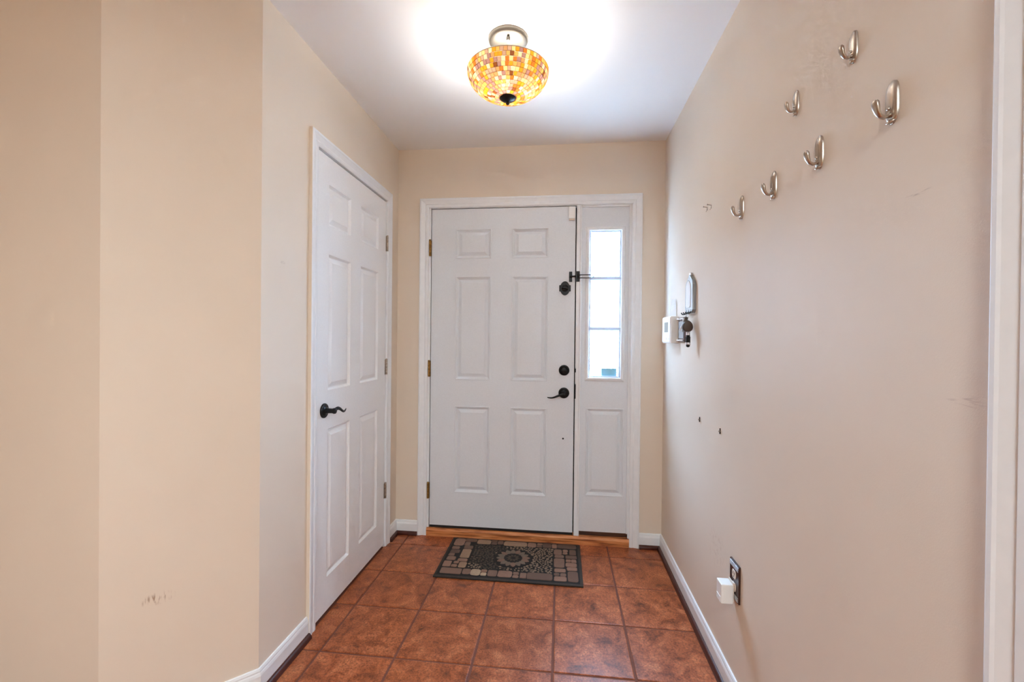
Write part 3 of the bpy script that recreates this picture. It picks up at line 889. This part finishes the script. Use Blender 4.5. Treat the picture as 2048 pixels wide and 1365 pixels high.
for bx_, by_ in BULBS:
    sk = obj('socket', MB().tube([(LX0, LY0, 2.375), (LX0 + bx_ * .35, LY0 + by_ * .35, 2.365), (LX0 + bx_ * .62, LY0 + by_ * .62, 2.345)], [0.006, 0.011, 0.011], 12), M['plastic'], lamp, True)
    obj('bulb', MB().lathe([(0.008, 0), (0.012, 0.006), (0.020, 0.016), (0.022, 0.026), (0.017, 0.038), (0.006, 0.045)], (LX0 + bx_ * .8, LY0 + by_ * .8, 2.348), '-Z', 18), M['bulb'], sk, True)
    ld = bpy.data.lights.new('bulb_light', 'POINT'); ld.energy = 7.6; ld.color = (1.0, 0.98, 0.91); ld.shadow_soft_size = 0.03
    lo = bpy.data.objects.new('bulb_light', ld); COL.objects.link(lo); lo.location = (LX0 + bx_ * .8, LY0 + by_ * .8, 2.323)

# ------------------------------------------------------------------ coat hooks


def hook_parts(root, sc):
    mb = MB(); L, Wd, Tk = 0.0825 * sc, 0.0165 * sc, 0.0085 * sc; nz, ns = 18, 12
    rows_ = []
    for i in range(nz + 1):
        u = -1 + 2 * i / nz
        z = L / 2 * u
        hw = Wd * max(0.02, (1 - abs(u) ** (4.2 if u > 0 else 2.8))) ** 0.5 * (1.0 - 0.06 * u)
        th = Tk * max(0.05, (1 - abs(u) ** 3)) ** 0.5
        row_ = []
        for k in range(ns + 1):
            a = PI * k / ns
            dip = 1 - 0.10 * math.exp(-((a - PI / 2) / 0.35) ** 2)
            row_.append((-th * math.sin(a) ** 0.8 * dip if 0 < k < ns else 0.0, hw * math.cos(a), z))
        rows_.append(row_)
    for r_ in rows_: mb.v += r_
    w = ns + 1
    for i in range(nz):
        for k in range(ns):
            mb.quad(i * w + k, i * w + k + 1, (i + 1) * w + k + 1, (i + 1) * w + k)
    p = obj('back_plate', MB(), M['nickel'], None); bpy.data.objects.remove(p)
    parts = [('back_plate', mb, 60)]
    m2 = MB()
    pts = [(-0.003, 0, -0.020), (-0.009, 0, -0.0255), (-0.016, 0, -0.0275), (-0.023, 0, -0.0245), (-0.0275, 0, -0.017), (-0.030, 0, -0.008), (-0.0315, 0, 0.000), (-0.0325, 0, 0.0045)]
    m2.tube([(x * sc, y * sc, z * sc) for x, y, z in pts], [0.0056 * sc, 0.0054 * sc, 0.0052 * sc, 0.0056 * sc, 0.0068 * sc, 0.0086 * sc, 0.0090 * sc, 0.0060 * sc], 14, [0.8, .75, .7, .68, .66, .62, .58, .5], side=(0, 1, 0))
    parts.append(('hook_arm', m2, 60))
    m3 = MB().tube([(-0.001 * sc, 0, -0.0345 * sc), (-0.006 * sc, 0, -0.0375 * sc), (-0.0095 * sc, 0, -0.0385 * sc)], [0.010 * sc, 0.009 * sc, 0.005 * sc], 12, 0.4, side=(0, 1, 0))
    parts.append(('lower_lip', m3, 60))
    m4 = MB().lathe([(0.0034 * sc, 0.0), (0.0032 * sc, 0.0022 * sc), (0.0016 * sc, 0.0032 * sc)], (-0.0078 * sc, 0, -0.012 * sc), '-X', 12)
    parts.append(('rivet', m4, 60))
    out = []
    for nm, m_, ang_ in parts:
        o_ = obj(nm, m_, M['nickel'], None, True, ang_); o_.parent = root; out.append(o_)
    return out


HOOKS = [('large', -1.852, 1.723, 1.0, 'large brushed nickel hook nearest the right edge, lower row'),
         ('large', -1.615, 1.7275, 1.0, 'large brushed nickel hook, second of the lower row from the right'),
         ('large', -1.384, 1.7285, 1.0, 'large brushed nickel hook, third of the lower row from the right'),
         ('large', -1.151, 1.7315, 1.0, 'large brushed nickel hook at the left end of the lower row'),
         ('small', -1.736, 1.903, 0.83, 'small brushed nickel hook, the higher right one of the upper pair'),
         ('small', -1.5025, 1.906, 0.83, 'small brushed nickel hook, the left one of the upper pair')]
proto = {}
for kind, y, z, sc, lab in HOOKS:
    r = thing('coat_hook', lab, 'hook', (XR, y, z), 'brushed nickel coat hooks on the right wall')
    if kind not in proto:
        proto[kind] = hook_parts(r, sc)
    else:
        for q in proto[kind]:
            c = q.copy(); COL.objects.link(c); c.parent = r

# small bent nails left in the wall
for y, z, lab in ((-0.784, 1.840, 'tiny bent nail left of its pair beside the lower hook row'), (-0.835, 1.834, 'tiny bent nail right of its pair beside the lower hook row'),
                  (-0.719, 0.917, 'tiny dark nail low on the right wall, the left of two'), (-0.973, 0.918, 'tiny dark nail low on the right wall, the right of two')):
    r = thing('wall_nail', lab, 'nail', (XR, y, z), 'small nails in the right wall')
    hi = z > 1.5
    obj('shank', MB().tube([(XR + 0.004, y, z), (XR - (0.016 if hi else 0.006), y, z + (0.003 if hi else 0))], 0.0013, 8), M['hinge'], r, True)
    obj('nail_head', MB().lathe([(0.0035, 0), (0.0035, 0.0012), (0.002, 0.0016)], (XR - (0.016 if hi else 0.006), y, z + (0.003 if hi else 0)), '-X', 10), M['hinge'], r)
    if hi:
        obj('hook_tail', MB().tube([(XR - 0.001, y, z), (XR - 0.0015, y, z - 0.012), (XR - 0.006, y, z - 0.018)], 0.0012, 8), M['hinge'], r, True)
    else:
        obj('plug', MB().tube([(XR - 0.0008, y, z + 0.012), (XR - 0.0012, y, z - 0.010)], 0.003, 8, 0.35), M['bronze'], r)

# ------------------------------------------------------------------ thermostat, card, switch plate, key plaque, keys
t = thing('thermostat', 'white box thermostat on the right wall near the corner', 'thermostat', (XR, -0.25, 1.252))
x0 = XR - 0.041
obj('body', MB().box(x0, XR, -0.343, -0.155, 1.252, 1.397, 0.005), M['plastic'], t)
obj('front_cover', MB().box(x0 - 0.003, x0 + 0.001, -0.337, -0.161, 1.258, 1.391, 0.0015), M['plastic'], t)
obj('screen', MB().box(x0 - 0.0042, x0 - 0.002, -0.295, -0.215, 1.312, 1.366), M['lcd'], t)
for k in range(2):
    obj('button', MB().box(x0 - 0.005, x0 - 0.002, -0.315 + k * 0.05, -0.285 + k * 0.05, 1.272, 1.284, 0.001), M['plastic'], t)
mb = MB()
for k in range(7):
    u = k / 6; z = 1.399 + 0.092 * u
    pa = Vector((XR - 0.030 + 0.014 * u ** 1.5, -0.262 - 0.012 * u, z - 0.004 * (1 - u))); pb_ = Vector((XR - 0.004 - 0.001 * u, -0.305 + 0.004 * u, z))
    off = Vector((0.0006, 0.0006, 0))
    mb.v += [tuple(pa), tuple(pb_), tuple(pa + off), tuple(pb_ + off)]
for k in range(6):
    b = 4 * k
    mb.quad(b, b + 1, b + 5, b + 4); mb.quad(b + 2, b + 6, b + 7, b + 3); mb.quad(b, b + 4, b + 6, b + 2); mb.quad(b + 1, b + 3, b + 7, b + 5)
mb.quad(0, 2, 3, 1); mb.quad(24, 25, 27, 26)
tag(obj('paper_slip', mb, M['paper']), 'curled slip of white paper sticking up behind the thermostat', 'paper')

t = thing('switch_plate', 'dark switch plate with silver bead rows behind the keys', 'switch', (XR, -0.417, 1.258))
obj('plate', MB().box(XR - 0.006, XR, -0.476, -0.357, 1.259, 1.386, 0.002), M['outlet_plate'], t)
obj('rocker', MB().box(XR - 0.009, XR - 0.005, -0.462, -0.371, 1.278, 1.366, 0.0015), M['pewter'], t)
for zc in (1.268, 1.377):
    for k in range(4):
        obj('bead', MB().lathe([(0.0005, 0), (0.005, 0.002), (0.0068, 0.005), (0.005, 0.008), (0.0005, 0.01)], (XR - 0.011, -0.461 + k * 0.030, zc - 0.005), 'Z', 12), M['steel'], t, True)

t = thing('key_plaque', 'grey pointed-arch key rack with a white inset on the right wall', 'key rack', (XR, -0.58, 1.395))
PC = -0.579


def arch(hw, zb, zs, zt, n=10):
    L = [(-hw, zb + hw * .25), (-hw * .75, zb)] + [(hw * .75, zb), (hw, zb + hw * .25)]
    R_ = [(hw * (1 - (k / n) ** 1.7), zs + (zt - zs) * (k / n)) for k in range(n + 1)]
    return L + R_ + [(-a, z) for a, z in reversed(R_[:-1])]


obj('plaque', MB().prism(arch(0.062, 1.397, 1.525, 1.581), lambda a, z, d: (XR - d, PC + a, z), 0.0, 0.016, 0.004), M['pewter'], t)
obj('inset', MB().prism(arch(0.037, 1.424, 1.525, 1.555), lambda a, z, d: (XR - d, PC + 0.006 + a, z), 0.014, 0.0185, 0.001), M['paper'], t)
obj('hanger', MB().prism([(0.012 * math.cos(2 * PI * k / 16), 0.008 * math.sin(2 * PI * k / 16)) for k in range(16)], lambda a, z, d: (XR - d, PC + a, 1.583 + z), 0.003, 0.012, 0.002), M['steel'], t)
for k in range(3):
    y = PC - 0.038 + 0.036 * k
    obj('key_hook', MB().tube([(XR - 0.014, y, 1.413), (XR - 0.018, y, 1.402), (XR - 0.026, y + 0.002, 1.394), (XR - 0.035, y + 0.003, 1.394), (XR - 0.040, y + 0.004, 1.402)], [0.0034, 0.0034, 0.0032, 0.003, 0.003], 10), M['black'], t, True)

t = thing('key_bunch', 'bunch of keys with a brown leather fob hanging from the key rack', 'keys', (XR - 0.03, -0.60, 1.39))
KX = XR - 0.030
ring = [(KX, -0.607 + 0.016 * math.cos(2 * PI * k / 24), 1.378 + 0.018 * math.sin(2 * PI * k / 24)) for k in range(24)]
obj('key_ring', MB().tube(ring, 0.0016, 8, closed=True), M['steel'], t, True)
ring = [(KX + 0.004 * math.sin(2 * PI * k / 24), -0.59 + 0.012 * math.cos(2 * PI * k / 24), 1.382 + 0.012 * math.sin(2 * PI * k / 24)) for k in range(24)]
obj('key_ring', MB().tube(ring, 0.0013, 8, closed=True), M['steel'], t, True)


def key(x, z, ang, y):
    """flat key: round bow and toothed blade, hanging, seen from the hall"""
    bow = [(0.0115 * math.cos(a), 0.0115 * math.sin(a)) for a in [math.radians(-70 + 320 * k / 19) for k in range(20)]]
    blade = [(-0.0042, -0.018), (-0.0042, -0.050), (0.0, -0.054), (0.0035, -0.049), (0.0018, -0.045), (0.0040, -0.041), (0.0022, -0.036), (0.0042, -0.031), (0.0036, -0.018)]
    c_, s_ = math.cos(ang), math.sin(ang)
    return MB().prism(bow + blade, lambda a, b, d: (x + a * c_ - b * s_, y + d, z + a * s_ + b * c_), -0.001, 0.001)


obj('key', key(KX - 0.009, 1.362, -0.45, -0.606), M['steel'], t)
obj('key', key(KX - 0.006, 1.360, -0.22, -0.598), M['steel'], t)
obj('key', key(KX + 0.010, 1.352, 0.15, -0.590), M['steel'], t)
fo = [(0.0235 * math.cos(2 * PI * k / 28) * (1 - .14 * math.sin(2 * PI * k / 28)), 0.027 * math.sin(2 * PI * k / 28)) for k in range(28)]
fob = obj('leather_fob', MB().prism(fo, lambda a, b, d: (KX + a, -0.617 + d, 1.335 + b), 0.008, -0.008, 0.005), M['leather'], t, True)
obj('leather_tab', MB().tube([(KX - 0.004, -0.611, 1.378), (KX - 0.006, -0.615, 1.364), (KX - 0.007, -0.618, 1.350)], [0.006, 0.008, 0.010], 10, 0.4), M['leather'], t, True)
cy = obj('whistle', MB().lathe([(0.006, 0), (0.0085, 0.002), (0.0085, 0.016), (0.0105, 0.018), (0.0105, 0.048), (0.0085, 0.050), (0.0085, 0.062), (0.004, 0.066)], (KX + 0.001, -0.622, 1.303), '-Z', 18), [M['bronze']], t, True)
obj('band', MB().lathe([(0.0108, 0.0), (0.0112, 0.001), (0.0112, 0.009), (0.0108, 0.010)], (KX + 0.001, -0.622, 1.259), '-Z', 18), M['steel'], cy, True)
obj('cap', MB().lathe([(0.0035, 0.0), (0.009, 0.004), (0.0092, 0.013), (0.008, 0.014)], (KX + 0.001, -0.622, 1.307), '-Z', 18), M['steel'], cy, True)

# ------------------------------------------------------------------ outlet and plug-in
t = thing('outlet', 'outlet with a dark bronze ribbed plate low on the right wall', 'outlet', (XR, -1.142, 0.365))
pl = obj('plate', MB().box(XR - 0.0065, XR, -1.182, -1.102, 0.366, 0.495, 0.0018), M['outlet_plate'], t)
for k in range(3):
    for z in (0.488 - 0.006 * k, 0.373 + 0.006 * k):
        obj('rib', MB().box(XR - 0.0088, XR - 0.006, -1.178, -1.106, z - 0.0017, z + 0.0017, 0.0008), M['steel'], pl)
for zc in (0.452, 0.409):
    e = [(0.0165 * math.cos(2 * PI * k / 28), max(-0.0145, min(0.0145, 0.019 * math.sin(2 * PI * k / 28)))) for k in range(28)]
    rc = obj('receptacle', MB().prism(e, lambda a, b, d, zc=zc: (XR - d, -1.142 + a, zc + b), 0.004, 0.0085, 0.001), M['almond'], t)
    if zc > 0.43:
        for dy in (-0.0063, 0.0063):
            obj('slot', MB().box(XR - 0.0088, XR - 0.008, -1.142 + dy - 0.001, -1.142 + dy + 0.001, zc - 0.001, zc + 0.007), M['dark'], rc)
        obj('ground_hole', MB().lathe([(0.0024, 0), (0.0024, 0.0006)], (XR - 0.0083, -1.142, zc - 0.0075), '-X', 12), M['dark'], rc)
t = thing('plug_in_adapter', 'white plug-in box hanging from the dark outlet', 'adapter', (XR - 0.03, -1.128, 0.351))
obj('housing', MB().box(XR - 0.053, XR - 0.0125, -1.153, -1.106, 0.351, 0.418, 0.003), M['plastic'], t)
obj('back_shell', MB().box(XR - 0.0125, XR - 0.0088, -1.150, -1.109, 0.355, 0.424, 0.0012), M['almond'], t)
obj('lens_strip', MB().box(XR - 0.0545, XR - 0.0525, -1.147, -1.112, 0.353, 0.372, 0.0006), M['paper'], t)

# ------------------------------------------------------------------ door mat
mat = thing('door_mat', 'dark rubber door mat with a moulded stone pattern at the front door', 'mat', (0.565, -0.26, 0.0))
MX0, MX1, MY0, MY1 = 0.170, 0.9585, -0.4885, -0.0335
obj('mat_base', MB().box(MX0, MX1, MY0, MY1, 0.0, 0.0065, 0.002), M['rubber'], mat)
for b in ((MX0, MX1, MY0, MY0 + .016), (MX0, MX1, MY1 - .010, MY1), (MX0, MX0 + .012, MY0 + .016, MY1 - .010), (MX1 - .016, MX1, MY0 + .016, MY1 - .010)):
    obj('mat_edge', MB().box(b[0], b[1], b[2], b[3], 0.004, 0.0085, 0.0018), M['matedge'], mat)
STONES = [(0.193, 0.255, -0.132, -0.045), (0.254, 0.327, -0.076, -0.045), (0.332, 0.415, -0.096, -0.045), (0.418, 0.453, -0.062, -0.045), (0.42, 0.453, -0.096, -0.069), (0.457, 0.492, -0.088, -0.045), (0.496, 0.638, -0.099, -0.045), (0.643, 0.693, -0.099, -0.045), (0.7, 0.731, -0.062, -0.045), (0.699, 0.728, -0.096, -0.068), (0.734, 0.787, -0.095, -0.045), (0.791, 0.818, -0.095, -0.045), (0.82, 0.936, -0.091, -0.045), (0.26, 0.292, -0.126, -0.084), (0.195, 0.239, -0.178, -0.148), (0.196, 0.25, -0.228, -0.189), (0.195, 0.228, -0.262, -0.234), (0.194, 0.246, -0.311, -0.27), (0.19, 0.234, -0.383, -0.323), (0.244, 0.273, -0.344, -0.321), (0.239, 0.272, -0.382, -0.357), (0.265, 0.317, -0.168, -0.131), (0.264, 0.317, -0.276, -0.175), (0.261, 0.316, -0.317, -0.288), (0.279, 0.32, -0.385, -0.326), (0.194, 0.309, -0.453, -0.398), (0.315, 0.358, -0.447, -0.395), (0.361, 0.412, -0.453, -0.394), (0.415, 0.446, -0.418, -0.392), (0.417, 0.447, -0.452, -0.424), (0.453, 0.502, -0.45, -0.392), (0.507, 0.583, -0.45, -0.39), (0.588, 0.62, -0.421, -0.396), (0.589, 0.619, -0.451, -0.428), (0.627, 0.661, -0.45, -0.399), (0.665, 0.799, -0.455, -0.392), (0.803, 0.849, -0.172, -0.109), (0.856, 0.884, -0.133, -0.108), (0.855, 0.881, -0.161, -0.135), (0.894, 0.931, -0.166, -0.106), (0.807, 0.861, -0.206, -0.176), (0.871, 0.934, -0.212, -0.177), (0.805, 0.863, -0.316, -0.216), (0.873, 0.899, -0.251, -0.224), (0.902, 0.93, -0.254, -0.222), (0.87, 0.931, -0.303, -0.261), (0.809, 0.869, -0.365, -0.329), (0.876, 0.932, -0.343, -0.309), (0.807, 0.835, -0.402, -0.376), (0.841, 0.871, -0.406, -0.376), (0.808, 0.873, -0.454, -0.411), (0.88, 0.934, -0.453, -0.352)]
rs = random.Random(5)
PALE = {27: 5, 29: 5, 2: 3, 24: 3, 6: 3, 22: 3, 11: 1, 33: 1}
for k, (x0, x1, y0, y1) in enumerate(STONES):
    hw, hh = (x1 - x0) / 2 + 0.0008, (y1 - y0) / 2 + 0.0004; cxs, cys = (x0 + x1) / 2, (y0 + y1) / 2
    rc = min(hw, hh) * rs.uniform(0.3, 0.6); ol = []
    for (sx_, sy_, a0) in ((1, 1, 0), (-1, 1, 90), (-1, -1, 180), (1, -1, 270)):
        for q in range(3):
            a = math.radians(a0 + q * 45); ol.append((sx_ * (hw - rc) + rc * math.cos(a) + rs.uniform(-.001, .001), sy_ * (hh - rc) + rc * math.sin(a) + rs.uniform(-.001, .001)))
    mi = PALE.get(k, rs.choice([0, 1, 2, 0, 1, 4]))
    obj('stone', MB().prism(ol, lambda a, b, d: (cxs + a, cys + b, d), 0.005, 0.0098 + rs.uniform(-.0006, .0006), 0.0025), M['stone'][mi], mat)
# field of small pebbles and the leaf medallion in the middle
MC = (0.571, -0.246); MR = 0.107
pb = MB(); pk = []
tries = 0
while tries < 16000 and len(pk) < 420:
    tries += 1
    x = rs.uniform(0.333, 0.792); y = rs.uniform(-0.378, -0.108)
    if math.hypot(x - MC[0], y - MC[1]) < MR + 0.006: continue
    r = rs.uniform(0.006, 0.0105)
    if any((x - a) ** 2 + (y - b) ** 2 < (r + c) ** 2 * 0.86 for a, b, c in pk): continue
    pk.append((x, y, r))
for x, y, r in pk:
    a0 = rs.uniform(0, PI); e = rs.uniform(0.65, 1.0)
    ol = [(r * math.cos(2 * PI * q / 7) * math.cos(a0) - r * e * math.sin(2 * PI * q / 7) * math.sin(a0), r * math.cos(2 * PI * q / 7) * math.sin(a0) + r * e * math.sin(2 * PI * q / 7) * math.cos(a0)) for q in range(7)]
    dirty = x < 0.52 + rs.gauss(0, 0.03) and not (x < 0.40 and y < -0.33)
    pb.prism(ol, lambda a, b, d: (x + a, y + b, d), 0.005, 0.0085, 0.0025, m=1 if dirty else 0)
o = obj('pebbles', pb, [M['pebble'], M['pebbledark']], mat); o['kind'] = 'stuff'
md = obj('medallion', MB().lathe([(MR, 0.005), (MR, 0.0075), (MR - .003, 0.0082), (0.003, 0.0082)], (MC[0], MC[1], 0), 'Z', 40), M['rubber'], mat)
for k in range(16):
    a = 2 * PI * k / 16 + 0.1; ca, sa = math.cos(a), math.sin(a)
    lf = [(0.050, 0.0), (0.058, 0.010), (0.070, 0.016), (0.084, 0.0135), (0.094, 0.006), (0.099, 0.0), (0.094, -0.006), (0.084, -0.0135), (0.070, -0.016), (0.058, -0.010)]
    if rs.random() < 0.35: lf = [(r * 0.97 + .001, w * .9) for r, w in lf]
    obj('leaf', MB().prism(lf, lambda r, w, d: (MC[0] + r * ca - w * sa, MC[1] + r * sa + w * ca, d), 0.006, 0.0104, 0.002), M['stone'][6 if k % 3 else 0], md)
obj('leaf_ring', MB().lathe([(0.054, 0.0078), (0.054, 0.0094), (0.076, 0.0094), (0.076, 0.0078)], (MC[0], MC[1], 0), 'Z', 40, caps=False), M['stone'][6], md)
for k in range(10):
    a = 2 * PI * k / 10; ca, sa = math.cos(a), math.sin(a)
    lf = [(0.012, 0.0), (0.024, 0.007), (0.040, 0.0), (0.024, -0.007)]
    obj('leaf', MB().prism(lf, lambda r, w, d: (MC[0] + r * ca - w * sa, MC[1] + r * sa + w * ca, d), 0.006, 0.0098, 0.0015), M['pebbledark'], md)
